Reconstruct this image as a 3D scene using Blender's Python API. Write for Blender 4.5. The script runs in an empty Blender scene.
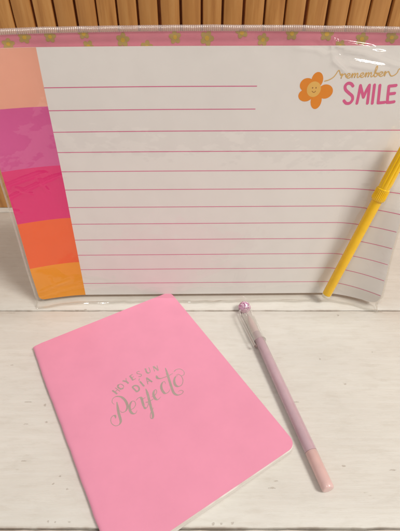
import bpy, bmesh, math, random
from mathutils import Vector, Matrix, noise as mnoise
random.seed(7)
S = bpy.context.scene
C = S.collection
R = math.radians

# ------------------------------------------------------------------ camera
CAM_H, PITCH, FPX, PW, PH = 0.239, R(38.6), 399.0, 400.0, 531.0
cd = bpy.data.cameras.new("camera"); cam = bpy.data.objects.new("camera", cd); C.objects.link(cam)
cam.location = (0, 0, CAM_H); cam.rotation_euler = (R(90) - PITCH, 0, 0)
cd.sensor_fit = 'HORIZONTAL'; cd.sensor_width = 36; cd.lens = 36 * FPX / PW
cd.clip_start = 0.005; cd.clip_end = 50
S.camera = cam

def ray(px, py):
    fwd = Vector((0, math.cos(PITCH), -math.sin(PITCH))); up = Vector((0, math.sin(PITCH), math.cos(PITCH)))
    return (fwd + Vector((1, 0, 0)) * ((px - PW / 2) / FPX) - up * ((py - PH / 2) / FPX)).normalized()
EYE = Vector((0, 0, CAM_H))
def hit(px, py, point, normal):
    d = ray(px, py)
    return EYE + d * ((point - EYE).dot(normal) / d.dot(normal))
def on_table(px, py, z=0.0):
    return hit(px, py, Vector((0, 0, z)), Vector((0, 0, 1)))

# ------------------------------------------------------------------ materials
def srgb(r, g, b):
    f = lambda c: (c / 255 / 12.92) if c / 255 <= 0.04045 else ((c / 255 + 0.055) / 1.055) ** 2.4
    return (f(r), f(g), f(b), 1)
class NT:
    def __init__(s, name):
        s.m = bpy.data.materials.new(name); s.m.use_nodes = True; s.t = s.m.node_tree; s.t.nodes.clear()
        s.out = s.n('ShaderNodeOutputMaterial')
    def n(s, typ, **kw):
        nd = s.t.nodes.new(typ)
        for k, v in kw.items():
            if k.startswith('i_'): nd.inputs[k[2:].replace('_', ' ')].default_value = v
            else: setattr(nd, k, v)
        return nd
    def l(s, a, b): s.t.links.new(a, b)
    def math(s, op, a, b=None, clamp=False):
        nd = s.n('ShaderNodeMath', operation=op, use_clamp=clamp)
        for i, x in enumerate((a, b)):
            if x is None: continue
            if isinstance(x, (int, float)): nd.inputs[i].default_value = x
            else: s.l(x, nd.inputs[i])
        return nd.outputs[0]
    def coord(s, scale=(1, 1, 1), loc=(0, 0, 0)):
        tc = s.n('ShaderNodeTexCoord'); mp = s.n('ShaderNodeMapping')
        mp.inputs['Scale'].default_value = scale; mp.inputs['Location'].default_value = loc
        s.l(tc.outputs['Object'], mp.inputs['Vector']); return mp.outputs['Vector']
    def noise(s, vec, scale, detail=4, rough=0.55):
        nd = s.n('ShaderNodeTexNoise'); nd.inputs['Scale'].default_value = scale
        nd.inputs['Detail'].default_value = detail; nd.inputs['Roughness'].default_value = rough
        s.l(vec, nd.inputs['Vector']); return nd.outputs['Fac']
    def ramp(s, fac, stops, interp='LINEAR'):
        nd = s.n('ShaderNodeValToRGB'); nd.color_ramp.interpolation = interp
        el = nd.color_ramp.elements
        while len(el) < len(stops): el.new(0.5)
        for e, (p, c) in zip(el, stops):
            e.position = p; e.color = c if len(c) == 4 else (*c, 1)
        s.l(fac, nd.inputs['Fac']); return nd.outputs['Color']
    def mix(s, fac, a, b, mode='MIX'):
        nd = s.n('ShaderNodeMix', data_type='RGBA', blend_type=mode)
        for i, x in ((0, fac), (6, a), (7, b)):
            if isinstance(x, (int, float)): nd.inputs[i].default_value = x
            elif isinstance(x, tuple): nd.inputs[i].default_value = x
            else: s.l(x, nd.inputs[i])
        return nd.outputs[2]
    def bump(s, h, strength, dist):
        nd = s.n('ShaderNodeBump'); nd.inputs['Strength'].default_value = strength; nd.inputs['Distance'].default_value = dist
        s.l(h, nd.inputs['Height']); return nd.outputs['Normal']
    def principled(s, color, rough=0.5, normal=None, **kw):
        p = s.n('ShaderNodeBsdfPrincipled')
        if isinstance(color, tuple): p.inputs['Base Color'].default_value = color
        else: s.l(color, p.inputs['Base Color'])
        if isinstance(rough, (int, float)): p.inputs['Roughness'].default_value = rough
        else: s.l(rough, p.inputs['Roughness'])
        if normal is not None: s.l(normal, p.inputs['Normal'])
        for k, v in kw.items(): p.inputs[k.replace('_', ' ')].default_value = v
        s.l(p.outputs[0], s.out.inputs['Surface']); return p

def mat_paper(name, col, rough=0.62, var=0.05, grain=0.15, **kw):
    t = NT(name); v = t.coord()
    n1 = t.noise(v, 55, 3); n2 = t.noise(v, 2600, 2)
    a = tuple(c * (1 - var) for c in col[:3]) + (1,); b = tuple(min(1, c * (1 + var)) for c in col[:3]) + (1,)
    c = t.ramp(n1, [(0.3, a), (0.7, b)])
    t.principled(c, rough, t.bump(n2, grain, 0.00008), **kw); return t.m

def mat_clear(name, boost=1.0, rough=0.06, tint=(0.975, 0.97, 0.96, 1), haze=0.0, bump=0.0, hazecol=(0.8, 0.76, 0.7, 1), base=0.045):
    """thin clear plastic: a Schlick mix of a see-through and a glossy surface, plus a trace of milky haze"""
    t = NT(name)
    lw = t.n('ShaderNodeLayerWeight'); lw.inputs['Blend'].default_value = 0.5
    nrm = None
    if bump:
        v = t.coord((1, 1, 1)); h = t.math('ADD', t.noise(v, 34, 3, 0.5), t.math('MULTIPLY', t.noise(v, 150, 2), 0.16))
        nrm = t.bump(h, bump, 0.003); t.l(nrm, lw.inputs['Normal'])
    f = t.math('POWER', lw.outputs['Facing'], 4.0)
    f = t.math('MULTIPLY', t.math('ADD', t.math('MULTIPLY', f, 0.95), base), boost, True)
    tr = t.n('ShaderNodeBsdfTransparent'); tr.inputs['Color'].default_value = tint
    gl = t.n('ShaderNodeBsdfGlossy'); gl.inputs['Roughness'].default_value = rough; gl.inputs['Color'].default_value = (1, 1, 1, 1)
    if nrm is not None: t.l(nrm, gl.inputs['Normal'])
    body = tr.outputs[0]
    if haze:
        df = t.n('ShaderNodeBsdfDiffuse'); df.inputs['Color'].default_value = hazecol
        mh = t.n('ShaderNodeMixShader'); mh.inputs[0].default_value = haze
        t.l(tr.outputs[0], mh.inputs[1]); t.l(df.outputs[0], mh.inputs[2]); body = mh.outputs[0]
    mx = t.n('ShaderNodeMixShader'); t.l(f, mx.inputs[0]); t.l(body, mx.inputs[1]); t.l(gl.outputs[0], mx.inputs[2])
    t.l(mx.outputs[0], t.out.inputs['Surface']); return t.m

def mat_table():
    t = NT("whitewashed_wood")
    v = t.coord()
    grain = t.noise(t.coord((1.0, 14, 14)), 26, 6, 0.62)
    broad = t.noise(t.coord((1, 2.2, 1)), 9, 4, 0.6)
    fine = t.noise(t.coord((1.4, 26, 10)), 90, 3, 0.6)
    base = t.ramp(broad, [(0.28, srgb(214, 209, 202)), (0.72, srgb(227, 223, 216))])
    base = t.mix(t.ramp(grain, [(0.40, (0, 0, 0)), (0.75, (0.36, 0.36, 0.36))]), base, srgb(206, 198, 186))
    base = t.mix(t.ramp(fine, [(0.56, (0, 0, 0)), (0.78, (0.22, 0.22, 0.22))]), base, srgb(200, 192, 180))
    # worn streaks where the paint is rubbed through along the grain
    w1 = t.noise(t.coord((6, 34, 10), (0.3, 0.1, 0)), 10, 5, 0.7)
    w2 = t.noise(t.coord((1, 1, 1), (2.3, 0.4, 0)), 16, 2, 0.5)
    worn = t.math('MULTIPLY', t.ramp(w1, [(0.63, (0, 0, 0)), (0.70, (1, 1, 1))]), t.ramp(w2, [(0.50, (0, 0, 0)), (0.64, (1, 1, 1))]))
    base = t.mix(t.math('MULTIPLY', worn, 0.55), base, srgb(172, 158, 140))
    sep = t.n('ShaderNodeSeparateXYZ'); t.l(v, sep.inputs[0])
    # knots and dents, each in its own place on the boards
    wob = t.noise(v, 420, 3, 0.6)
    wob2 = t.noise(t.coord((1, 2, 1)), 900, 3, 0.7)
    total = None
    for (px, py, rx, ry) in MARKS:
        q = on_table(px, py); rx *= .78; ry *= .78
        dx = t.math('DIVIDE', t.math('SUBTRACT', sep.outputs[0], q.x), rx)
        dy = t.math('DIVIDE', t.math('SUBTRACT', sep.outputs[1], q.y), ry)
        d = t.math('ADD', t.math('MULTIPLY', dx, dx), t.math('MULTIPLY', dy, dy))
        d = t.math('ADD', t.math('SQRT', d), t.math('MULTIPLY', t.math('SUBTRACT', wob, 0.5), 2.8))
        k = t.math('SUBTRACT', 1.25, d, True)
        total = k if total is None else t.math('MAXIMUM', total, k)
    spots = t.ramp(t.math('MULTIPLY', total, t.math('MULTIPLY', wob2, 1.3), True), [(0.22, (0, 0, 0)), (0.55, (.40, .40, .40))])
    base = t.mix(spots, base, srgb(146, 128, 108))
    # paint rubbed off along the joints
    jn = t.noise(t.coord((1, 0.2, 1), (.7, 0, 0)), 38, 4, 0.7)
    for sy in (0.2387, 0.0776):
        e = t.math('SUBTRACT', 1.0, t.math('DIVIDE', t.math('ABSOLUTE', t.math('SUBTRACT', sep.outputs[1], sy)), .0015), True)
        e = t.math('MULTIPLY', e, t.ramp(jn, [(0.42, (0.1, 0.1, 0.1)), (0.60, (1, 1, 1))]))
        base = t.mix(t.math('MULTIPLY', e, 0.75), base, srgb(140, 112, 88))
    mott = t.noise(t.coord((1, 3, 1), (4, 1, 0)), 60, 5, 0.7)
    base = t.mix(t.ramp(mott, [(0.50, (0, 0, 0)), (0.68, (.22, .22, .22))]), base, srgb(188, 178, 164))
    h = t.math('ADD', t.math('MULTIPLY', grain, 0.7), t.math('ADD', t.math('MULTIPLY', fine, 0.25), t.math('MULTIPLY', spots, -1.2)))
    h = t.math('ADD', h, t.math('MULTIPLY', t.noise(v, 30, 3), 0.8))
    t.principled(base, t.ramp(broad, [(0.3, (0.42,) * 3), (0.7, (0.55,) * 3)]), t.bump(h, 0.55, 0.0006), Specular_IOR_Level=0.4)
    return t.m
MARKS = [(320, 359, .0012, .0013), (345, 384, .0016, .0012), (53, 484, .0011, .0009), (67, 489, .0012, .0010), (60, 476, .0009, .0008),
         (24, 461, .0022, .0006), (48, 521, .0011, .0009), (55, 522, .0009, .0009), (69, 522, .0012, .0009), (213, 524, .0011, .001), (221, 524, .0010, .001), (232, 523, .0011, .001),
         (276, 481, .0026, .0006), (272, 488, .0030, .0008), (28, 402, .0050, .0006), (45, 405, .0014, .0012), (46, 422, .0012, .0011), (26, 424, .0024, .0006),
         (344, 466, .0016, .0008), (85, 309.5, .0034, .0009), (77, 310, .0028, .0008), (338, 315, .0016, .0018), (12, 365, .0020, .0006), (296, 402, .0030, .0006), (372, 352, .0014, .0006), (392, 470, .0030, .0006), (14, 313, .0060, .0004), (378, 312, .0060, .0005)]

def mat_pine(pitch, x0):
    t = NT("pine_slats"); v = t.coord()
    sep = t.n('ShaderNodeSeparateXYZ'); t.l(v, sep.inputs[0])
    idx = t.math('FLOOR', t.math('DIVIDE', t.math('SUBTRACT', sep.outputs[0], x0), pitch))
    wn = t.n('ShaderNodeTexWhiteNoise', noise_dimensions='1D'); t.l(idx, wn.inputs['W'])
    off = t.n('ShaderNodeCombineXYZ'); t.l(t.math('MULTIPLY', wn.outputs['Value'], 7.0), off.inputs[2]); t.l(t.math('MULTIPLY', wn.outputs['Value'], 3.0), off.inputs[1])
    add = t.n('ShaderNodeVectorMath', operation='ADD'); t.l(t.coord((16, 16, 1.3)), add.inputs[0]); t.l(off.outputs[0], add.inputs[1])
    g = t.noise(add.outputs[0], 12, 5, 0.6)
    add2 = t.n('ShaderNodeVectorMath', operation='ADD'); t.l(t.coord((1, 1, 0.55)), add2.inputs[0]); t.l(off.outputs[0], add2.inputs[1])
    vor = t.n('ShaderNodeTexVoronoi'); vor.inputs['Scale'].default_value = 22; t.l(add2.outputs[0], vor.inputs['Vector'])
    c = t.ramp(g, [(0.25, srgb(164, 106, 52)), (0.52, srgb(196, 138, 76)), (0.78, srgb(214, 162, 100))])
    c = t.mix(t.math('MULTIPLY', wn.outputs['Value'], 0.55), c, srgb(186, 130, 72))
    knot = t.ramp(vor.outputs['Distance'], [(0.06, (1, 1, 1)), (0.16, (0, 0, 0))])
    c = t.mix(t.math('MULTIPLY', knot, 0.8), c, srgb(110, 62, 28))
    t.principled(c, 0.48, t.bump(g, 0.3, 0.0008)); return t.m

M = {}
M['page'] = mat_paper("white_page", srgb(234, 229, 226), 0.55, 0.012, 0.1)
for nm, col in (('peach', (238, 170, 146)), ('mauve', (214, 88, 152)), ('magenta', (226, 16, 114)), ('orange', (244, 98, 28)), ('amber', (244, 156, 16))):
    M[nm] = mat_paper(nm + "_ink", srgb(*col), 0.5, 0.02, 0.1)
M['line'] = mat_paper("rule_ink", srgb(218, 104, 146), 0.6, 0.03)
M['gold_ink'] = mat_paper("gold_ink", srgb(222, 178, 104), 0.6, 0.05)
M['pink_ink'] = mat_paper("pink_letter_ink", srgb(222, 92, 144), 0.6, 0.03)
M['orange_ink'] = mat_paper("orange_petal_ink", srgb(232, 138, 10), 0.6, 0.04)
M['face_ink'] = mat_paper("face_ink", srgb(234, 184, 92), 0.6, 0.03)
M['brown_ink'] = mat_paper("brown_ink", srgb(150, 96, 40), 0.6, 0.03)
M['card'] = mat_paper("pink_card", srgb(230, 140, 158), 0.5, 0.05)
M['olive_ink'] = mat_paper("olive_gold_ink", srgb(190, 160, 96), 0.5, 0.12)
M['yellow_ink'] = mat_paper("yellow_ink", srgb(216, 174, 60), 0.5, 0.06)
M['board'] = mat_paper("grey_board", srgb(176, 160, 142), 0.8, 0.06)
M['film'] = mat_clear("clear_film", 1.1, 0.05, haze=0.012, bump=0.30)
M['seal'] = mat_clear("seal_strip_film", 1.5, 0.14, (0.95, 0.92, 0.9, 1), haze=0.40, hazecol=(0.74, 0.60, 0.56, 1))
M['fold'] = mat_clear("folded_film", 2.2, 0.1, (0.93, 0.92, 0.9, 1), haze=0.12, bump=0.5)
M['cover'] = mat_paper("pink_cover", srgb(236, 152, 180), 0.38, 0.025, 0.4)
M['leaves'] = None
M['foil'] = mat_paper("silver_gold_foil", srgb(188, 173, 166), 0.34, 0.08, 0.2, Metallic=0.4)
M['steel'] = mat_paper("staple_steel", srgb(200, 196, 190), 0.45, 0.05, 0.1, Metallic=0.8)
M['white_plastic'] = mat_paper("white_plastic", srgb(232, 222, 200), 0.35, 0.02, 0.05)
def leaves():
    t = NT("paper_leaves"); sep = t.n('ShaderNodeSeparateXYZ'); t.l(t.coord((1, 1, 1)), sep.inputs[0])
    n = t.noise(t.coord((30, 30, 6500)), 1.0, 2, 0.7)
    c = t.ramp(n, [(0.3, srgb(206, 198, 188)), (0.6, srgb(236, 231, 224))])
    t.principled(c, 0.7, t.bump(n, 0.4, 0.0002)); return t.m
M['leaves'] = leaves()
def plastic(name, col, rough=0.3, sss=0.0, var=0.05, coat=0.3, **kw):
    t = NT(name); v = t.coord(); n = t.noise(v, 120, 3)
    a = tuple(c * (1 - var) for c in col[:3]) + (1,); b = tuple(min(1, c * (1 + var)) for c in col[:3]) + (1,)
    c = t.ramp(n, [(0.3, a), (0.7, b)])
    p = t.principled(c, rough, t.bump(t.noise(v, 700, 2), 0.06, 0.0003), Coat_Weight=coat, Coat_Roughness=0.15, **kw)
    if sss:
        p.inputs['Subsurface Weight'].default_value = sss; p.inputs['Subsurface Radius'].default_value = (1, .6, .3); p.inputs['Subsurface Scale'].default_value = 0.003
    return t.m
M['yellow'] = plastic("yellow_plastic", srgb(246, 194, 14), 0.24, 0.15)
M['yellow_cap'] = plastic("yellow_cap_plastic", srgb(247, 196, 12), 0.22, 0.15)
M['lilac'] = plastic("lilac_barrel", srgb(198, 168, 178), 0.24, 0.12)
M['rose'] = plastic("rose_plug", srgb(222, 186, 182), 0.32, 0.1)
M['pale_pink'] = plastic("pale_pink_grip", srgb(232, 204, 202), 0.3, 0.1)
M['cap_clear'] = mat_clear("clear_cap", 1.5, 0.05, (0.97, 0.965, 0.955, 1), haze=0.13, hazecol=(0.84, 0.8, 0.76, 1))
M['smoke'] = plastic("smoky_tip", srgb(120, 96, 92), 0.3)
for i, col in enumerate(((214, 146, 182), (234, 192, 214), (178, 116, 158), (248, 232, 240))):
    M['glit%d' % i] = plastic("glitter_%s" % ('rose', 'pink', 'plum', 'pearl')[i], srgb(*col), 0.18, 0, 0.1, 0.6, Metallic=0.45)

# ------------------------------------------------------------------ builders
def link(name, me, mats, parent=None, smooth=False):
    for m in mats: me.materials.append(m)
    if smooth:
        for p in me.polygons: p.use_smooth = True
    o = bpy.data.objects.new(name, me); C.objects.link(o)
    if parent:
        o.parent = parent; o.matrix_parent_inverse = Matrix.Translation(-parent.location)
    return o
class MB:
    def __init__(s): s.v = []; s.f = []; s.mi = []
    def add(s, vs, fs, mi=0):
        b = len(s.v); s.v += [tuple(x) for x in vs]
        for k, f in enumerate(fs):
            s.f.append(tuple(i + b for i in f)); s.mi.append(mi if isinstance(mi, int) else mi[k])
    def build(s, name, mats, parent=None, smooth=False, fix=True, sharp=None):
        me = bpy.data.meshes.new(name); me.from_pydata(s.v, [], s.f)
        for p, m in zip(me.polygons, s.mi): p.material_index = m
        if fix:
            bm = bmesh.new(); bm.from_mesh(me); bmesh.ops.recalc_face_normals(bm, faces=bm.faces); bm.to_mesh(me); bm.free()
        me.update()
        o = link(name, me, mats if isinstance(mats, (list, tuple)) else [mats], parent, smooth)
        if sharp:
            me.set_sharp_from_angle(angle=R(sharp))
        return o
def thing(name, loc, label, cat, group=None):
    o = bpy.data.objects.new(name, None); C.objects.link(o); o.location = loc; o.empty_display_size = 0.02
    o['label'] = label; o['category'] = cat
    if group: o['group'] = group
    return o
def grid(mb, rows, mi=0, closed=False):
    """rows: list of equally long lists of points"""
    n = len(rows[0]); vs = [p for r in rows for p in r]; fs = []; ms = []
    for j in range(len(rows) - 1):
        for i in range(n if closed else n - 1):
            k = (i + 1) % n
            fs.append((j * n + i, j * n + k, (j + 1) * n + k, (j + 1) * n + i))
            ms.append(mi if isinstance(mi, int) else mi(i, j))
    mb.add(vs, fs, ms)
def lathe(mb, a, axis, prof, n=40, mi=0, flute=None, caps=True):
    axis = axis.normalized(); ref = Vector((0, 0, 1)) if abs(axis.z) < .95 else Vector((1, 0, 0))
    e1 = axis.cross(ref).normalized(); e2 = e1.cross(axis).normalized()
    rows = []
    for (t, r) in prof:
        row = []
        for k in range(n):
            q = 2 * math.pi * k / n
            rr = r + (flute(t, q) if flute else 0)
            row.append(a + axis * t + (e1 * math.cos(q) + e2 * math.sin(q)) * rr)
        rows.append(row)
    grid(mb, rows, mi, closed=True)
    if caps:
        b = len(mb.v) - n * len(rows)
        mb.f.append(tuple(b + i for i in reversed(range(n)))); mb.mi.append(mi)
        b = len(mb.v) - n
        mb.f.append(tuple(b + i for i in range(n))); mb.mi.append(mi)
def smooth_path(pts, per=8):
    if len(pts) < 3: 
        (x0, y0), (x1, y1) = pts
        return [(x0 + (x1 - x0) * i / per, y0 + (y1 - y0) * i / per) for i in range(per + 1)]
    P = [pts[0]] + list(pts) + [pts[-1]]; out = []
    for i in range(1, len(P) - 2):
        p0, p1, p2, p3 = (Vector(q) for q in P[i - 1:i + 3])
        for k in range(per):
            t = k / per
            out.append(tuple(0.5 * ((2 * p1) + (p2 - p0) * t + (2 * p0 - 5 * p1 + 4 * p2 - p3) * t * t + (3 * p1 - p0 - 3 * p2 + p3) * t ** 3)))
    out.append(tuple(P[-2])); return out
RISE = [0]
def ribbon(mb, pts, width, to3, mi=0, per=8, round_ends=True):
    """a printed stroke: PTS in the surface's own 2-D coordinates, WIDTH a number or f(direction, t); each stroke lies a hair above the last"""
    p = [Vector(q[:2]) for q in smooth_path(pts, per)]
    n = len(p); rows = []
    RISE[0] = (RISE[0] + 1) % 14
    e0 = RISE[0] * .000004
    def cross(c, d, w, t):
        nn = Vector((-d.y, d.x)) * w / 2; e = e0 + t * .000003
        rows.append([to3(*(c + nn), e), to3(*(c - nn), e)])
    for i in range(n):
        d = (p[min(i + 1, n - 1)] - p[max(i - 1, 0)])
        d = d.normalized() if d.length > 1e-9 else Vector((1, 0))
        t = i / (n - 1)
        w = width if isinstance(width, (int, float)) else width(d, t)
        if i == 0 and round_ends:
            for k in range(5):
                q = math.pi / 2 * k / 5; cross(p[0] - d * w / 2 * math.cos(q), d, max(w * math.sin(q), w * .05), 0)
        cross(p[i], d, w, t)
        if i == n - 1 and round_ends:
            for k in range(4, -1, -1):
                q = math.pi / 2 * k / 5; cross(p[i] + d * w / 2 * math.cos(q), d, max(w * math.sin(q), w * .05), 1)
    grid(mb, rows, mi)
def disc(mb, c, rx, ry, to3, mi=0, n=28, rot=0.0, wob=None, clip=None):
    vs = []
    for k in range(n):
        q = 2 * math.pi * k / n; s = wob(q) if wob else 1
        x, y = rx * s * math.cos(q), ry * s * math.sin(q)
        x, y = x * math.cos(rot) - y * math.sin(rot), x * math.sin(rot) + y * math.cos(rot)
        X, Y = c[0] + x, c[1] + y
        if clip is not None: Y = min(Y, clip)
        vs.append(to3(X, Y))
    mb.add([to3(*c)] + vs, [(0, 1 + k, 1 + (k + 1) % n) for k in range(n)], mi)
def ss(a, b, x):
    t = max(0, min(1, (x - a) / (b - a))); return t * t * (3 - 2 * t)

# ------------------------------------------------------------------ the table
M['table'] = mat_table()
mb = MB()
seams = [-0.40, -0.242, -0.0823, 0.0776, 0.2387, 0.3985, 0.52]
for k in range(len(seams) - 1):
    g = [0.0009, 0.0009, 0.0009, 0.0005, 0.0006, 0.0006, 0.0006]
    y0, y1 = seams[k] + g[k] * .8, seams[k + 1] - g[k + 1] * .8
    prof = [(y0, -0.022), (y0, -0.0011), (y0 + 0.0002, -0.0004), (y0 + 0.0009, 0.0)]
    prof += [(y0 + (y1 - y0) * j / 10, 0.0) for j in range(1, 10)]
    prof += [(y1 - 0.0009, 0.0), (y1 - 0.0002, -0.0004), (y1, -0.0011), (y1, -0.022)]
    rows = []
    nx = 260
    for i in range(nx + 1):
        x = -0.75 + 1.5 * i / nx
        row = []
        for (y, z) in prof:
            wv = 0.00035 * mnoise.noise(Vector((x * 45, y * 5 + k * 7.3, 3.1))) + 0.00030 * mnoise.noise(Vector((x * 160, y * 5 + k * 5.9, 7.7)))
            e = 1 if (abs(y - y0) < .002 or abs(y - y1) < .002) else 0
            row.append((x, y + wv * e, z - (0.0002 * abs(mnoise.noise(Vector((x * 60, k * 3.3, 0)))) * e)))
        rows.append(row)
    grid(mb, rows)
mb.add([(-.75, -.4, -.0225), (.75, -.4, -.0225), (.75, .52, -.0225), (-.75, .52, -.0225)], [(0, 1, 2, 3)])
tb = mb.build("tabletop", M['table'], smooth=True, sharp=40); tb['kind'] = 'structure'
tb['label'] = "worn whitewashed plank tabletop under the stationery"; tb['category'] = "table"

# ------------------------------------------------------------------ slatted pine panel behind
WY = 0.408
q0 = hit(14.6, 24, Vector((0, WY, 0)), Vector((0, -1, 0))); q1 = hit(388, 24, Vector((0, WY, 0)), Vector((0, -1, 0)))
pitch = (q1.x - q0.x) / 18.0
panel = thing("slat_panel", (0, WY, 0), "upright panel of pale pine slats standing behind the notepad", "slat panel")
mb = MB(); gap = pitch * 0.115
for k in range(-22, 41):
    xa = q0.x + k * pitch + gap / 2; xb = q0.x + (k + 1) * pitch - gap / 2
    j = random.uniform(-.0006, .0006); xa += j; xb += j
    b = 0.0011
    dz = random.uniform(-.0007, .0007)
    pr = [(xa, WY + .0050), (xa, WY + b), (xa + b * .3, WY + b * .3), (xa + b, WY)] + [(xb - b, WY), (xb - b * .3, WY + b * .3), (xb, WY + b), (xb, WY + .0050)]
    grid(mb, [[(x, y + dz, z) for (x, y) in pr] for z in [0.0005 + 0.47 * i / 6 for i in range(7)]])
    n = len(pr); base = len(mb.v) - n
    mb.f.append(tuple(base + i for i in range(n))); mb.mi.append(0)
mb.build("slat_cladding", mat_pine(pitch, q0.x), panel, smooth=True, sharp=30)
mb = MB()
x0, x1 = q0.x - 22 * pitch, q0.x + 41 * pitch
vs = [(x, y, z) for x in (x0, x1) for y in (WY + .0052, WY + .016) for z in (0.0006, .468)]
mb.add(vs, [(0, 1, 3, 2), (4, 6, 7, 5), (0, 4, 5, 1), (2, 3, 7, 6), (1, 5, 7, 3), (0, 2, 6, 4)])
mb.build("backing_board", plastic("dark_pine", srgb(140, 80, 40), 0.6, 0, 0.2, 0.0), panel)

# ------------------------------------------------------------------ notepad in its clear sleeve
TH, PSI = R(5.9), R(0.7)
ux = Vector((math.cos(PSI), math.sin(PSI), 0)); nh = Vector((-math.sin(PSI), math.cos(PSI), 0))
vd = Vector((0, 0, math.cos(TH))) + nh * math.sin(TH)
nf = -nh * math.cos(TH) + Vector((0, 0, math.sin(TH)))          # out of the page, towards the room
O = Vector((0, 0.255, 0.004))
SP, BOT, TOPM, XS = 0.0140, 0.0120, 0.0227, -0.0989
XL, XR, VT = -0.1365, 0.1480, BOT + 11 * SP + TOPM
def lerp_table(tab, v):
    v = max(tab[0][0], min(tab[-1][0], v))
    for (a0, b0), (a1, b1) in zip(tab, tab[1:]):
        if v <= a1:
            t = (v - a0) / (a1 - a0); return b0 + (b1 - b0) * (t * t * (3 - 2 * t) * .5 + t * .5)
LEFT_CURL = [(0, .0062), (.033, .0085), (.073, .0090), (.115, .0102), (.155, .0068), (.19, .0040)]
RIGHT_CURL = [(0, .0152), (.012, .0208), (.026, .0195), (.04, .0175), (.054, .0165), (.082, .0150), (.096, .0105), (.11, .0065), (.124, .0026), (.14, 0)]
def curl(X, v):
    d = 0.0
    if X < XS: d += lerp_table(LEFT_CURL, v) * ((XS - X) / 0.0375) ** 1.5
    if X < -.01: d += .0042 * ((-.01 - X) / .12) ** 1.6 * ss(.09, .185, v)
    if X > 0.106: d += lerp_table(RIGHT_CURL, v) * ((X - 0.106) / 0.0445) ** 1.65
    return d
def pad(X, v, d=0.0):
    if v > VT: v -= .0016 * (X / .14) ** 2 * ss(VT, VT + .008, v)
    return O + ux * X + vd * v - nh * curl(X, v) + nf * d
def to_pad(px, py, d=0.0):
    p = hit(px, py, O + nf * d, nf) - O
    return (p.dot(ux), p.dot(vd))
pad_t = thing("notepad", (0, 0.255, 0), "large lined memo pad with five colour blocks, sealed in a clear plastic sleeve", "notepad")
def edge_x(v, r, left, vt=VT):
    k = 0
    if v < r: k = r - math.sqrt(max(0, r * r - (r - v) ** 2))
    elif v > vt - r: k = r - math.sqrt(max(0, r * r - (v - vt + r) ** 2))
    return XL + k if left else XR - k
SB = [0.1547, 0.1147, 0.0734, 0.0334]
vv = sorted(set([0, .0006, .0013, .0022, .0032, .0042] + [VT, VT - .0006, VT - .0013, VT - .0022, VT - .0032, VT - .0042] + SB + [round(VT * i / 60, 5) for i in range(1, 60)]))
def cols(v, r=.0042):
    a, b = edge_x(v, r, True), edge_x(v, r, False)
    return [a + (XS - a) * i / 12 for i in range(12)] + [XS + (b - XS) * i / 120 for i in range(121)]
def stripe(i, j):
    if i >= 12: return 0
    vm = (vv[j] + vv[j + 1]) / 2
    return 1 + sum(vm < s for s in SB)
mb = MB()
grid(mb, [[pad(X, v) for X in cols(v)] for v in vv], stripe)
NP = len(mb.f)
# the block's edges and back
def rim(a_d, b_d, mi):
    loop = [(c[0], v) for v in vv for c in [cols(v)]] + [(X, VT) for X in cols(VT)[1:]] + [(cols(v)[-1], v) for v in reversed(vv[:-1])] + [(X, 0) for X in reversed(cols(0)[1:-1])]
    grid(mb, [[pad(X, v, a_d) for X, v in loop], [pad(X, v, b_d) for X, v in loop]], mi, closed=True)
rim(0, -0.0022, 6)
grid(mb, [[pad(X, v, -0.0022) for X in cols(v)] for v in vv], 6)
# ruled lines printed on the page
def pr(d): return lambda X, v, e=0: pad(X, v, d + e)
for i in range(12):
    v = BOT + (11 - i) * SP
    xe = to_pad(257, 87)[0] if i < 2 else XR - 0.0006
    pts = [X for X in cols(.1)[12:] if X < xe - .0004] + [xe]
    w = 0.00027
    grid(mb, [[pad(X, v - w, .00005) for X in pts], [pad(X, v + w, .00005) for X in pts]], 7)
mb.build("ruled_page", [M['page'], M['peach'], M['mauve'], M['magenta'], M['orange'], M['amber'], M['leaves'], M['line']], pad_t, fix=False)

# lettering: SMILE
def cr(x, y): return to_pad(325 + x / 5.333, 60 + y / 5.333)
mb = MB()
W = 0.00185
for st in ([(149, 138), (139, 126), (122, 124), (108, 138), (110, 158), (127, 175), (145, 192), (146, 212), (132, 229), (113, 230), (101, 217)],):
    ribbon(mb, [cr(*q) for q in st], W, pr(.00006))
for st in ([(170, 230), (180, 184), (189, 136)], [(189, 136), (196, 165), (205, 198)], [(205, 198), (222, 160), (237, 134)], [(237, 134), (232, 184), (226, 230)],
           [(264, 133), (258, 182), (252, 230)], [(293, 135), (288, 182), (283, 228)], [(283, 228), (300, 227), (318, 225)],
           [(341, 139), (336, 182), (332, 226)], [(341, 139), (360, 137), (379, 135)], [(337, 181), (354, 179), (371, 177)], [(332, 226), (350, 225), (368, 222)]):
    ribbon(mb, [cr(*q) for q in st], W, pr(.00006))
mb.build("printed_word", M['pink_ink'], pad_t, fix=False)
# lettering: remember, one thin handwritten line
mb = MB()
let = {'r': ([(0, .72), (.10, 1.02), (.17, .92), (.12, .45), (.08, 0), (.16, .5), (.32, .88), (.5, .98), (.56, .8)], .66),
       'e': ([(-.02, .30), (.18, .42), (.40, .66), (.38, .94), (.20, .98), (.06, .70), (.06, .28), (.22, .02), (.42, .10), (.58, .34)], .60),
       'm': ([(.0, .62), (.10, .98), (.13, .5), (.08, 0), (.18, .60), (.34, .98), (.42, .78), (.36, 0), (.48, .60), (.64, .98), (.73, .76), (.68, .18), (.80, .02), (.96, .30)], .98),
       'b': ([(-.02, .3), (.16, .9), (.36, 1.9), (.30, 2.35), (.18, 1.9), (.10, .8), (.10, .15), (.28, 0), (.44, .3), (.40, .72), (.22, .82), (.34, .72), (.58, .74)], .62)}
xh = 24.0; x = 82.0; path = [(-2, 112), (22, 105), (45, 91), (60, 73), (68, 60), (76, 56)]
words = "remember"; scale = 262.0 / sum(let[c][1] for c in words)
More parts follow.
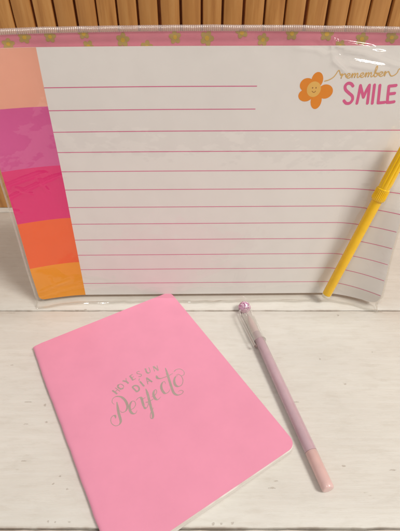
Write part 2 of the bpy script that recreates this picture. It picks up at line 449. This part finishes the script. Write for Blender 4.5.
for c in words:
    pts, adv = let[c]
    for (a, b) in pts:
        X = x + a * scale; base = 98 - 14 * (X - 82) / 265
        path.append((X + b * 3.0, base - b * xh))
    x += adv * scale
path += [(352, 84), (370, 80), (386, 66), (392, 52), (400, 46), (412, 48)]
ribbon(mb, [cr(*q) for q in path], 0.00058, pr(.00006), per=6)
mb.build("printed_script", M['gold_ink'], pad_t, fix=False)
# smiling flower print
mb = MB()
c = to_pad(313.8, 89.2); k = 0.00072
pet = [(317.3, 79.8, 5.2, 6.4), (325.2, 91.5, 6.9, 6.0), (316.1, 100.6, 5.0, 7.2), (305.6, 95.3, 6.6, 5.2), (307, 84.8, 6.4, 5.6)]
for n_, (a, b, rx, ry) in enumerate(pet):
    disc(mb, to_pad(a, b), rx * k, ry * k, lambda X, v, z=.00005 + n_ * .000006: pad(X, v, z), 0)
disc(mb, c, 6.3 * k, 6.5 * k, pr(.00009), 1)
for a in (312.6, 316.0): disc(mb, to_pad(a, 87.7), .55 * k, .7 * k, pr(.00011), 2, 10)
ribbon(mb, [to_pad(312, 91), to_pad(312.9, 92), to_pad(314.3, 92.2), to_pad(315.6, 91)], 0.0004, pr(.00011), 2)
mb.build("smiling_flower_print", [M['orange_ink'], M['face_ink'], M['brown_ink']], pad_t, fix=False)

# pink flowered backing card
VC = to_pad(200, 30.5, -.0035)[1]
mb = MB()
cv = [0.0 + VC * i / 30 for i in range(31)]; cx = [XL + .0005 + (XR - XL - .001) * i / 60 for i in range(61)]
grid(mb, [[pad(X, v, -.0030) for X in cx] for v in cv], 0)
grid(mb, [[pad(X, v, -.0042) for X in cx] for v in cv], 1)
loop = [(cx[0], v) for v in cv] + [(X, VC) for X in cx[1:]] + [(cx[-1], v) for v in reversed(cv[:-1])] + [(X, 0) for X in reversed(cx[1:-1])]
grid(mb, [[pad(X, v, -.0030) for X, v in loop], [pad(X, v, -.0042) for X, v in loop]], 1, closed=True)
mb.build("backing_card", [M['card'], M['board']], pad_t, fix=False)
mb = MB()
fl = [(11, 42), (26, 35), (51, 35), (84, 31.5), (89, 46), (123, 39.5), (175, 37), (147, 47), (207, 38), (242, 31), (263, 39.5), (292, 33), (327, 33), (340, 46), (362, 38), (392, 36), (-8, 33)]
for (a, b) in fl:
    X, v = to_pad(a, b, -.003); s = random.uniform(.9, 1.1) * .0021; r0 = random.uniform(0, 1.2)
    for j in range(5):
        q = r0 + j * 2 * math.pi / 5
        disc(mb, (X + math.cos(q) * s * 1.05, v + math.sin(q) * s * 1.05), s * .9, s * .72, lambda X, v, j=j: pad(X, v, -.0029 + j * .00001), 0, 14, q, clip=VC - .0002)
    disc(mb, (X, min(v, VC - .001)), s * .62, s * .62, pr(-.0028), 1, 14, clip=VC - .0002)
mb.build("flower_pattern", [M['olive_ink'], M['yellow_ink']], bpy.data.objects["backing_card"], fix=False)
fp = bpy.data.objects["flower_pattern"]; fp.matrix_parent_inverse = Matrix()

# clear sleeve
SL, SR, SB0, ST = XL - .0032, XR + .0018, -.0036, to_pad(200, 24.6, .0008)[1]
VS = to_pad(200, 30.8, .0008)[1]                                # foot of the ribbed seal
def crease(X, v, x0, v0, x1, v1, w, a):
    p, q, r_ = Vector((X, v)), Vector((x0, v0)), Vector((x1, v1)); d = r_ - q; t = (p - q).dot(d) / d.dot(d)
    if t < -.25 or t > 1.25: return 0
    e = abs((p - q).cross(d)) / d.length
    return a * math.exp(-(e / w) ** 2) * ss(-.25, .15, t) * ss(1.25, .85, t)
wr = []
for (a, b, c_, d_, w, am) in ((337, 55, 350, 68, .0011, .0017), (350, 60, 384, 66, .0011, .0013), (338, 41, 372, 47, .0009, .0017), (345, 47, 384, 52, .0008, .0012), (334, 38, 339, 56, .0008, .0013),
                              (372, 52, 400, 62, .0014, .0009), (300, 44, 340, 50, .0014, .0005), (318, 40, 326, 52, .0012, .0006),
                              (8, 180, 40, 172, .0014, .0008), (16, 190, 62, 174, .0012, .0007), (12, 176, 18, 215, .0014, .0007), (20, 182, 34, 190, .0010, .0008), (40, 176, 50, 190, .0011, .0007), (10, 200, 24, 206, .0012, .0006),
                              (45, 285, 70, 278, .0014, .0009), (38, 290, 78, 284, .0014, .0008), (52, 276, 60, 292, .0012, .0006), (180, 288, 240, 262, .0035, .0005), (300, 280, 330, 220, .004, .0005), (236, 262, 300, 228, .003, .0005),
                              (250, 294, 300, 268, .003, .0004), (60, 50, 30, 120, .004, .0003), (378, 230, 398, 190, .003, .0006)):
    wr.append((*to_pad(a, b), *to_pad(c_, d_), w, am))
def film_d(X, v):
    d = 0.0011
    lowlip = max(0, (0.0125 - v) / 0.016)
    d += 0.0062 * lowlip ** 1.6
    for w in wr: d += crease(X, v, *w)
    d += 0.0003 * ss(VT - .004, VS - .004, v) * mnoise.noise(Vector((X * 120, v * 200, 3.3)))
    d += 0.00045 * (mnoise.noise(Vector((X * 40, v * 30, 1.7))) + .5 * mnoise.noise(Vector((X * 110, v * 90, 4.2))))
    if v < .02: d += .0012 * ss(.02, 0, v) * mnoise.noise(Vector((X * 90, v * 60, 8.0)))
    # keep off the ink, and close over the edges at the sides
    inside = min(X - SL, SR - X)
    d = max(d, .0006)
    return d * ss(0, .0022, inside) + (-.0015) * (1 - ss(0, .0022, inside)) if v < VT else d
nX, nV = 440, 320
fx = [SL + (SR - SL) * i / nX for i in range(nX + 1)]; fx = sorted(set(fx + [SL + .0006, SL + .0011, SR - .0006, SR - .0011]))
fv = sorted(set([SB0 + (VS - SB0) * i / nV for i in range(nV + 1)] + [-.0028, -.002, .001, .003, .005]))
def cornered(X, v):
    r = .004
    for sx in (SL, SR):
        s = 1 if sx == SL else -1
        a = (X - sx) * s
        if a < r and v < SB0 + r:
            k = r - math.sqrt(max(0, r * r - (r - a) ** 2)); v = max(v, SB0 + k)
    return X, v
sleeve_mb = MB()
grid(sleeve_mb, [[pad(*cornered(X, v), film_d(X, v)) for X in fx] for v in fv])
sleeve = sleeve_mb.build("clear_sleeve", M['film'], pad_t, smooth=True, fix=False)
sleeve['label'] = "glossy clear plastic sleeve with creases"
mb = MB()
bx_ = fx[::12] + [fx[-1]]
def back_d(X, v):
    inside = min(X - SL, SR - X, v - SB0 + .0002)
    return -.0015 - (.0040 - .0005 * ss(VS - .02, VS, v)) * ss(0, .004, inside)
grid(mb, [[pad(*cornered(X, v), back_d(X, v)) for X in bx_] for v in fv[::10] + [fv[-1]]])
mb.build("back_film", M['film'], sleeve, smooth=True, fix=False).matrix_parent_inverse = Matrix()
# ribbed seal along the top
mb = MB()
ribn = 245
sx = [SL + (SR - SL) * i / (ribn * 4) for i in range(ribn * 4 + 1)]
VM = VS + (ST - VS) * .72
def sd(X, v):
    return .0009 + .0006 * mnoise.noise(Vector((X * 30, 2.0, 5.1))) + .0004 * mnoise.noise(Vector((X * 140, 2.0, 1.1)))
rows = []
for v, a in ((VS - .0002, .15), (VS + .0002, 1), (VM, 1), (VM + .0002, .1), (VM + .0009, .25), (ST, .1)):
    rows.append([pad(X, v + .0004 * mnoise.noise(Vector((X * 60, 0, 3)))*(v > VM), sd(X, v) + a * .00048 * math.cos(2 * math.pi * (X - SL) / (SR - SL) * ribn) + (.0004 if v == VS + .0002 or v == VM else 0)) for X in sx])
grid(mb, rows)
grid(mb, [[pad(X, v, -.0045 + .0048 * ss(VS - .001, ST, v)) for X in sx[::4]] for v in (VS - .0002, VM, ST)])
sl_ = mb.build("seal_strip", M['seal'], sleeve, smooth=True, fix=False); sl_.matrix_parent_inverse = Matrix()
# welded bottom hem lying on the table in front of the pad
mb = MB()
rows = []
hx = fx[2:-2]
for k in range(7):
    t = k / 6
    row = []
    for X in hx:
        p = pad(X, SB0 + .0004, film_d(X, SB0))
        z = .0009 + .0006 * math.sin(math.pi * t) + .0004 * (1 + mnoise.noise(Vector((X * 80, t * 2, 6)))) 
        row.append(Vector((p.x, p.y - .0026 * t + .0022 - .0006 * mnoise.noise(Vector((X * 70, 3, t))), z)))
    rows.append(row)
grid(mb, rows)
mb.build("sleeve_hem", M['fold'], sleeve, smooth=True, fix=False).matrix_parent_inverse = Matrix()

for sgn, X0 in ((1, SL), (-1, SR)):
    mb = MB()
    grid(mb, [[pad(*cornered(X0 + sgn * t * .0015, v), -.0012 + .0007 * math.sin(math.pi * t) + .0003 * mnoise.noise(Vector((v * 90, t, 2 + sgn)))) for v in fv[2:]] for t in (0, .25, .5, .75, 1)])
    mb.build("side_weld", M['fold'], sleeve, smooth=True, fix=False).matrix_parent_inverse = Matrix()

# ------------------------------------------------------------------ yellow marker leaning on the pad
a = hit(326.3, 295.2, O + nf * .0092, nf); b = hit(379.3, 196.5, O + nf * .0112, nf)
ax = (b - a).normalized()
if a.z < .0042: a = a + ax * ((.0042 - a.z) / ax.z)
Lb = (b - a).length
mk = thing("felt_tip_marker", a, "bright yellow felt tip marker leaning on the sleeved notepad", "marker")
mb = MB(); rb = .0037
lathe(mb, a, ax, [(.0012, rb * .96), (.0018, rb), (Lb * .5, rb * 1.0), (Lb - .002, rb)], 40)
mb.build("barrel", M['yellow'], mk, smooth=True, sharp=50)
mb = MB(); lathe(mb, a, ax, [(-.0022, rb * .62), (-.0016, rb * .84), (0, rb * .93), (.0011, rb * .93)], 40)
mb.build("end_plug", M['white_plastic'], mk, smooth=True, sharp=50)
mb = MB()
def kn(t, q): return .00022 * math.cos(26 * q) if Lb - .0016 < t < Lb + .0056 else 0
lathe(mb, a, ax, [(Lb - .0030, rb + .0003), (Lb - .0026, rb + .0009), (Lb - .0018, rb + .0010), (Lb - .0014, rb + .0011), (Lb + .0012, rb + .0009), (Lb + .0026, rb + .0008), (Lb + .0040, rb + .0009), (Lb + .0054, rb + .0008), (Lb + .0062, rb + .0009), (Lb + .0066, rb + .0002)], 156, flute=kn)
def fl_(t, q): return .00052 * (abs(math.cos(4.5 * q)) ** .7 - .75) * ss(Lb + .0066, Lb + .010, t)
lathe(mb, a, ax, [(Lb + .0064, rb + .0003), (Lb + .0080, rb + .0004), (Lb + .011, rb + .0005), (Lb + .026, rb + .0002), (Lb + .042, rb - .0002), (Lb + .0440, rb - .0009), (Lb + .0446, rb - .002)], 144, flute=fl_)
mb.build("cap", M['yellow_cap'], mk, smooth=True, sharp=50)

# ------------------------------------------------------------------ pink notebook
ZT = 0.0044
tl, tr, br = on_table(32, 347, ZT), on_table(170, 291.6, ZT), on_table(295, 446.2, ZT)
ue = (tr - tl).normalized(); ve = Vector((ue.y, -ue.x, 0))
NW = (tr - tl).length; NH = (br - tr).dot(ve)
nb = thing("notebook", tl * 1 + Vector((0, 0, -ZT)), "pink stapled notebook lying flat, silver script on its cover", "notebook")
G = Vector((tl.x, tl.y, 0))
def nbp(u, v, z): return G + ue * u + ve * v + Vector((0, 0, z))
def fore(v, r=.0058, w=0.0):
    k = 0
    if v < r: k = r - math.sqrt(max(0, r * r - (r - v) ** 2))
    elif v > NH - r: k = r - math.sqrt(max(0, r * r - (v - NH + r) ** 2))
    return NW - k - w
vr = [0, .0003, .0009, .0018, .003, .0044, .0058]
nvs = vr + [.0058 + (NH - .0116) * i / 40 for i in range(1, 40)] + [NH - x for x in reversed(vr)]
HB = 0.0016
def top_z(u, v):
    s = u / NW
    edge = ss(0, .006, u)
    return ZT - .0006 + .0009 * edge - .0003 * s + .00035 * mnoise.noise(Vector((u * 22, v * 16, 2.2))) + .0003 * (1 - edge) * mnoise.noise(Vector((v * 55, 0, 9)))
def spine_off(v): return .0004 * mnoise.noise(Vector((v * 40, 1.3, 0))) + .0003 * mnoise.noise(Vector((v * 130, 5.3, 0)))
tcov = .00028
def cover_row(v, inset):
    # fore edge of the front cover -> spine fold -> fore edge of the back cover
    row = []
    f = fore(v)
    for i in range(31):
        u = f + (.0030 - f) * (i / 30)
        row.append(nbp(u + spine_off(v) * ss(.03, 0, u), v, top_z(u, v) - inset))
    zt, zb = top_z(.003, v) - inset, .0004 + inset
    cz, rz = (zt + zb) / 2, (zt - zb) / 2
    for i in range(1, 10):
        q = math.pi * i / 10
        row.append(nbp(.0030 - (.0030 - inset) * math.sin(q) ** .8 + spine_off(v), v, cz + rz * math.cos(q)))
    for i in range(13):
        u = .0030 + (f - .0030) * (i / 12)
        row.append(nbp(u, v, zb))
    return row
mb = MB()
outer = [cover_row(v, 0) for v in nvs]; inner = [cover_row(v, tcov) for v in nvs]
grid(mb, outer); grid(mb, inner)
n = len(outer[0]); N = len(nvs)
lo = [(0, j) for j in range(n)] + [(i, n - 1) for i in range(1, N)] + [(N - 1, j) for j in range(n - 2, -1, -1)] + [(i, 0) for i in range(N - 2, 0, -1)]
grid(mb, [[outer[i][j] for i, j in lo], [inner[i][j] for i, j in lo]], closed=True)
mb.build("cover", M['cover'], nb, smooth=True, sharp=40)
mb = MB()
def leaf_top(u, v): return top_z(u, v) - tcov - .00005
lu = 20
fr = [[nbp(.0022 + (fore(v, .0060, .0004) - .0022) * i / lu, v * (NH - .0002) / NH + .0001 + (.0009 if v > NH / 2 else 0), 0) for i in range(lu + 1)] for v in nvs]
def lift(p, zf):
    u = (p - G).dot(ue); v = (p - G).dot(ve); return Vector((p.x, p.y, zf(u, v)))
topr = [[lift(p, lambda u, v: leaf_top(min(u, NW), min(v, NH))) for p in r] for r in fr]
botr = [[lift(p, lambda u, v: .00075) for p in r] for r in fr]
grid(mb, topr); grid(mb, botr)
n = lu + 1
lo = [(0, j) for j in range(n)] + [(i, n - 1) for i in range(1, N)] + [(N - 1, j) for j in range(n - 2, -1, -1)] + [(i, 0) for i in range(N - 2, 0, -1)]
grid(mb, [[topr[i][j] for i, j in lo], [botr[i][j] for i, j in lo]], closed=True)
mb.build("page_block", M['leaves'], nb, fix=True)
for f_ in (.24, .76):
    mb = MB(); v0 = NH * f_
    z = top_z(.003, v0) * .55
    lathe(mb, nbp(.0001 + spine_off(v0), v0 - .006, z), ve, [(0, .00022), (.012, .00022)], 10)
    mb.build("staple", M['steel'], nb, smooth=True, sharp=50)

# silver lettering on the cover, in cover coordinates (u across, v down)
def to_nb(px, py):
    p = on_table(px, py, ZT) - G; return (p.dot(ue), p.dot(ve))
def nb3(u, v, e=0): return nbp(u, v, top_z(u, v) + .00003 + e)
def c1(x, y): return to_nb(104 + x / 7.585, 360 + y / 7.585)
def c2(x, y): return to_nb(140 + x / 8, 355 + y / 8)
THIN, THICK = .00042, .00165
def pen_w(d, t):                                   # a broad down stroke, a hairline up stroke
    k = max(0, d.y) ** 1.6
    return (THIN + (THICK - THIN) * k) * (.45 + .55 * ss(0, .12, t) * ss(1, .88, t))
def hair(d, t): return THIN * 1.1
mb = MB()
script = [
    [c1(98, 322), c1(104, 360), c1(112, 405), c1(122, 440), c1(127, 470), c1(112, 494), c1(84, 500), c1(58, 482), c1(52, 450), c1(66, 426), c1(84, 424), c1(88, 440)],
    [c1(78, 338), c1(62, 322), c1(66, 296), c1(92, 278), c1(132, 282), c1(164, 312), c1(178, 352), c1(164, 388), c1(136, 398), c1(122, 384)],
    [c1(196, 378), c1(222, 368), c1(240, 340), c1(232, 316), c1(212, 314), c1(196, 342), c1(196, 376), c1(212, 404), c1(238, 406), c1(252, 382)],
    [c1(244, 308), c1(262, 288), c1(282, 288), c1(292, 318), c1(302, 356)],
    [c1(292, 318), c1(296, 296), c1(316, 284)],
    [c1(302, 356), c1(318, 368), c1(334, 344), c1(338, 300), c1(326, 250), c1(318, 222)],
    [c1(318, 222), c1(332, 262), c1(346, 318), c1(362, 380), c1(372, 420), c1(366, 446), c1(352, 436), c1(356, 400), c1(378, 362)],
    [c1(316, 322), c1(342, 316), c1(376, 296)],
    [c2(92, 336), c2(120, 322), c2(134, 296), c2(126, 278), c2(112, 290), c2(108, 318), c2(122, 350), c2(144, 358), c2(166, 336)],
    [c2(206, 232), c2(196, 214), c2(180, 222), c2(170, 250), c2(178, 284), c2(200, 308), c2(226, 300), c2(240, 278)],
    [c2(204, 108), c2(220, 156), c2(238, 214), c2(256, 270), c2(272, 306), c2(300, 322), c2(334, 312), c2(346, 292), c2(326, 284), c2(306, 294)],
    [c2(132, 168), c2(140, 186), c2(164, 190), c2(190, 182), c2(236, 164), c2(262, 148)],
    [c2(304, 166), c2(284, 176), c2(274, 206), c2(282, 240), c2(306, 254), c2(334, 240), c2(344, 204), c2(330, 170), c2(306, 156), c2(288, 164)],
    [c2(330, 170), c2(352, 158), c2(350, 132), c2(322, 114), c2(290, 118), c2(272, 136)],
]
for st in script: ribbon(mb, st, pen_w, nb3, per=8)
mb.build("foil_script", M['foil'], nb, fix=False)
# arched capitals
caps = {
    'H': ([[(-.32, .5), (-.32, -.5)], [(.32, .5), (.32, -.5)], [(-.32, 0), (.32, 0)]]),
    'O': ([[(0, .5), (-.34, .3), (-.4, 0), (-.34, -.3), (0, -.5)], [(0, -.5), (.34, -.3), (.4, 0), (.34, .3), (0, .5)]]),
    'Y': ([[(-.36, .5), (-.02, 0)], [(.36, .5), (0, 0)], [(0, .02), (0, -.5)]]),
    'E': ([[(-.26, .5), (-.26, -.5)], [(-.26, .47), (.28, .47)], [(-.26, .02), (.2, .02)], [(-.26, -.47), (.3, -.47)]]),
    'S': ([[(.26, .36), (.08, .5), (-.2, .44), (-.26, .22), (0, .02), (.26, -.2), (.2, -.44), (-.06, -.5), (-.28, -.36)]]),
    'U': ([[(-.32, .5), (-.32, -.2), (-.18, -.46), (.02, -.5)], [(.02, -.5), (.22, -.44), (.32, -.2), (.32, .5)]]),
    'N': ([[(-.34, -.5), (-.34, .5)], [(-.34, .5), (.34, -.5)], [(.34, -.5), (.34, .5)]]),
    'D': ([[(-.3, .5), (-.3, -.5)], [(-.3, .48), (.1, .46), (.36, .2), (.38, 0), (.34, -.22), (.1, -.46), (-.3, -.48)]]),
    'I': ([[(0, .5), (0, -.5)]]),
    'A': ([[(0, .5), (-.36, -.5)], [(0, .5), (.36, -.5)], [(-.22, -.16), (.22, -.16)]]),
}
mb = MB()
def put(text, spots, h, acute=None):
    P = [Vector(to_nb(*s)) for s in spots]
    for i, ch in enumerate(text):
        d = (P[min(i + 1, len(P) - 1)] - P[max(i - 1, 0)]).normalized(); up = Vector((d.y, -d.x))
        for n_, st in enumerate(caps[ch]):
            pts = [tuple(P[i] + d * a * h * .86 + up * b * h) for a, b in st]
            vert = abs(st[0][0] - st[-1][0]) < .5 and abs(st[0][1] - st[-1][1]) > .4
            if ch == 'A': vert = n_ == 1
            if ch == 'N': vert = n_ == 1
            if ch == 'Y': vert = n_ != 1
            if ch in 'UOH': vert = n_ == 0
            ribbon(mb, pts, .00112 if vert else .00048, nb3, per=5, round_ends=False)
        if ch == acute:
            ribbon(mb, [tuple(P[i] + up * h * .66 - d * .02 * h), tuple(P[i] + up * h * .86 + d * .16 * h)], .0006, nb3, per=3)
put("HOYESUN", [(116.2, 391), (120.8, 386.6), (126.4, 381.6), (132.8, 377.4), (139.2, 374.2), (148, 370.6), (155.8, 368.6)], .0047)
put("DIA", [(136.2, 388.4), (142.0, 384.0), (148.2, 380.6)], .0053, 'I')
mb.build("foil_capitals", M['foil'], nb, fix=False)

# ------------------------------------------------------------------ lilac gel pen
RP = .0037
p0, p1 = on_table(243.5, 305.5, RP + .0012), on_table(328.5, 490, RP)
pd = (p1 - p0).normalized(); PL = (p1 - p0).length
side = Vector((0, 0, 1)).cross(pd).normalized()
if side.x > 0: side = -side
pen = thing("gel_pen", Vector((p0.x, p0.y, 0)), "lilac gel pen with clear cap and glitter ball on the white tabletop", "pen")
CAP0, CAP1 = .0058, .0395
mb = MB()
bm = bmesh.new(); bmesh.ops.create_icosphere(bm, subdivisions=3, radius=.0050)
for v in bm.verts: v.co *= 1 + random.uniform(-.05, .06)
for f in bm.faces: f.material_index = random.choice((0, 0, 1, 1, 2, 3))
me = bpy.data.meshes.new("glitter_ball"); bmesh.ops.translate(bm, verts=bm.verts, vec=p0 + pd * .0022); bm.to_mesh(me); bm.free()
link("glitter_ball", me, [M['glit%d' % i] for i in range(4)], pen)
mb = MB()
lathe(mb, p0, pd, [(CAP0 - .0008, .0018), (CAP0 - .0002, .0030), (CAP0 + .001, .0037), (CAP0 + .004, RP + .0008), (CAP1 - .0012, RP + .0009), (CAP1 - .0008, RP + .0012), (CAP1, RP + .0012)], 40, caps=False)
lathe(mb, p0, pd, [(CAP0 + .003, .0024), (CAP0 + .005, RP + .0001), (CAP1 - .001, RP + .0002), (CAP1, RP + .0012)], 40, caps=False)
cap = mb.build("cap", M['cap_clear'], pen, smooth=True, sharp=50)
# the clip, a tapering bar joined to the crown of the cap
mb = MB()
rad = (side * math.cos(R(14)) + Vector((0, 0, 1)) * math.sin(R(14))).normalized(); tan = rad.cross(pd).normalized()
rows = []
for t, off, w, h in ((CAP0 - .0010, .0030, .0018, .0012), (CAP0 + .001, .0054, .0020, .0024), (CAP0 + .0035, .0074, .0021, .0020), (CAP0 + .014, .0074, .0019, .0016), (CAP0 + .028, .0067, .0017, .0014), (CAP0 + .0385, .0061, .0014, .0014)):
    c_ = p0 + pd * t + rad * off
    rows.append([c_ + tan * w * math.cos(q) * (1 if abs(math.cos(q)) < .9 else .95) + rad * h * .6 * math.sin(q) for q in [2 * math.pi * k / 14 for k in range(14)]])
grid(mb, rows, closed=True)
mb.f.append(tuple(reversed(range(14)))); mb.mi.append(0); mb.f.append(tuple(range(70, 84))); mb.mi.append(0)
cl = mb.build("clip", M['cap_clear'], cap, smooth=True, sharp=60); cl.matrix_parent_inverse = Matrix()
bm = bmesh.new(); bmesh.ops.create_uvsphere(bm, u_segments=16, v_segments=10, radius=.0010)
me = bpy.data.meshes.new("clip_tip"); bmesh.ops.translate(bm, verts=bm.verts, vec=p0 + pd * (CAP0 + .0385) + rad * .0055); bm.to_mesh(me); bm.free()
link("clip_tip", me, [M['smoke']], cap, True).matrix_parent_inverse = Matrix()
PLUG = PL - .022
mb = MB(); lathe(mb, p0, pd, [(.0312, .0030), (.0320, RP - .0006), (.0335, RP - .0004), (CAP1 + .0016, RP - .0003), (CAP1 + .0020, RP), (PL * .6, RP), (PLUG, RP)], 44)
mb.build("barrel", M['lilac'], pen, smooth=True, sharp=50)
mb = MB(); lathe(mb, p0, pd, [(.0128, .0006), (.0134, .0011), (.0160, .0015), (.0166, .0020), (.0200, .0026), (.0312, .0030)], 36)
mb.build("grip", M['pale_pink'], pen, smooth=True, sharp=50)
mb = MB(); lathe(mb, p0, pd, [(.0100, .0003), (.0112, .0005), (.0129, .0006)], 16)
mb.build("nib", M['steel'], pen, smooth=True, sharp=50)
mb = MB(); lathe(mb, p0, pd, [(PLUG + .0001, RP - .0002), (PLUG + .0004, RP), (PL - .003, RP - .0001), (PL - .0006, RP - .0002), (PL - .0001, RP - .0006), (PL, RP - .0012)], 44)
mb.build("end_plug", M['rose'], pen, smooth=True, sharp=50)

# ------------------------------------------------------------------ light
w = bpy.data.worlds.new("World"); S.world = w; w.use_nodes = True
bg = w.node_tree.nodes['Background']; bg.inputs['Strength'].default_value = 0.43
# the dim room around: darker walls below, paler ceiling, soft uneven patches
nt = w.node_tree; tc = nt.nodes.new('ShaderNodeTexCoord'); sp = nt.nodes.new('ShaderNodeSeparateXYZ'); nt.links.new(tc.outputs['Generated'], sp.inputs[0])
mr = nt.nodes.new('ShaderNodeMapRange'); mr.inputs['From Min'].default_value = -1; nt.links.new(sp.outputs[2], mr.inputs['Value'])
cr_ = nt.nodes.new('ShaderNodeValToRGB'); nt.links.new(mr.outputs[0], cr_.inputs['Fac'])
el = cr_.color_ramp.elements; el.new(.5); el.new(.72)
for e, (p_, v_) in zip(el, ((.0, .45), (.5, .50), (.72, .85), (1, 1.05))): e.position = p_; e.color = (v_, v_ * .975, v_ * .93, 1)
nz = nt.nodes.new('ShaderNodeTexNoise'); nz.inputs['Scale'].default_value = 2.6; nz.inputs['Detail'].default_value = 3; nt.links.new(tc.outputs['Generated'], nz.inputs['Vector'])
c2_ = nt.nodes.new('ShaderNodeValToRGB'); nt.links.new(nz.outputs['Fac'], c2_.inputs['Fac'])
c2_.color_ramp.elements[0].position = .28; c2_.color_ramp.elements[0].color = (.45, .45, .45, 1); c2_.color_ramp.elements[1].position = .72; c2_.color_ramp.elements[1].color = (1.7, 1.7, 1.7, 1)
mm = nt.nodes.new('ShaderNodeMix'); mm.data_type = 'RGBA'; mm.blend_type = 'MULTIPLY'; mm.inputs[0].default_value = 1
nt.links.new(cr_.outputs[0], mm.inputs[6]); nt.links.new(c2_.outputs[0], mm.inputs[7]); nt.links.new(mm.outputs[2], bg.inputs['Color'])
def area(name, loc, target, size, power, col):
    l = bpy.data.lights.new(name, 'AREA'); l.shape = 'SQUARE'; l.size = size; l.energy = power; l.color = col
    o = bpy.data.objects.new(name, l); C.objects.link(o); o.location = loc
    o.rotation_euler = (Vector(target) - Vector(loc)).to_track_quat('-Z', 'Y').to_euler()
    return o
area("ceiling_lamp", (1.06, -0.50, 1.60), (0.0, 0.2, 0), 0.5, 32, (1.0, 0.965, 0.895))
area("added_glint_lamp", (-0.55, -0.9, 2.1), (0.0, 0.2, 0), 0.22, 8, (1.0, 0.965, 0.895))  # added lamp: puts small glints on seal and creases, softens the left-hand shadow
S.view_settings.view_transform = 'Standard'; S.view_settings.look = 'None'; S.view_settings.gamma = 1; S.view_settings.exposure = -0.16
S.cycles.transparent_max_bounces = 24; S.cycles.max_bounces = 10
S.cycles.use_denoising = True
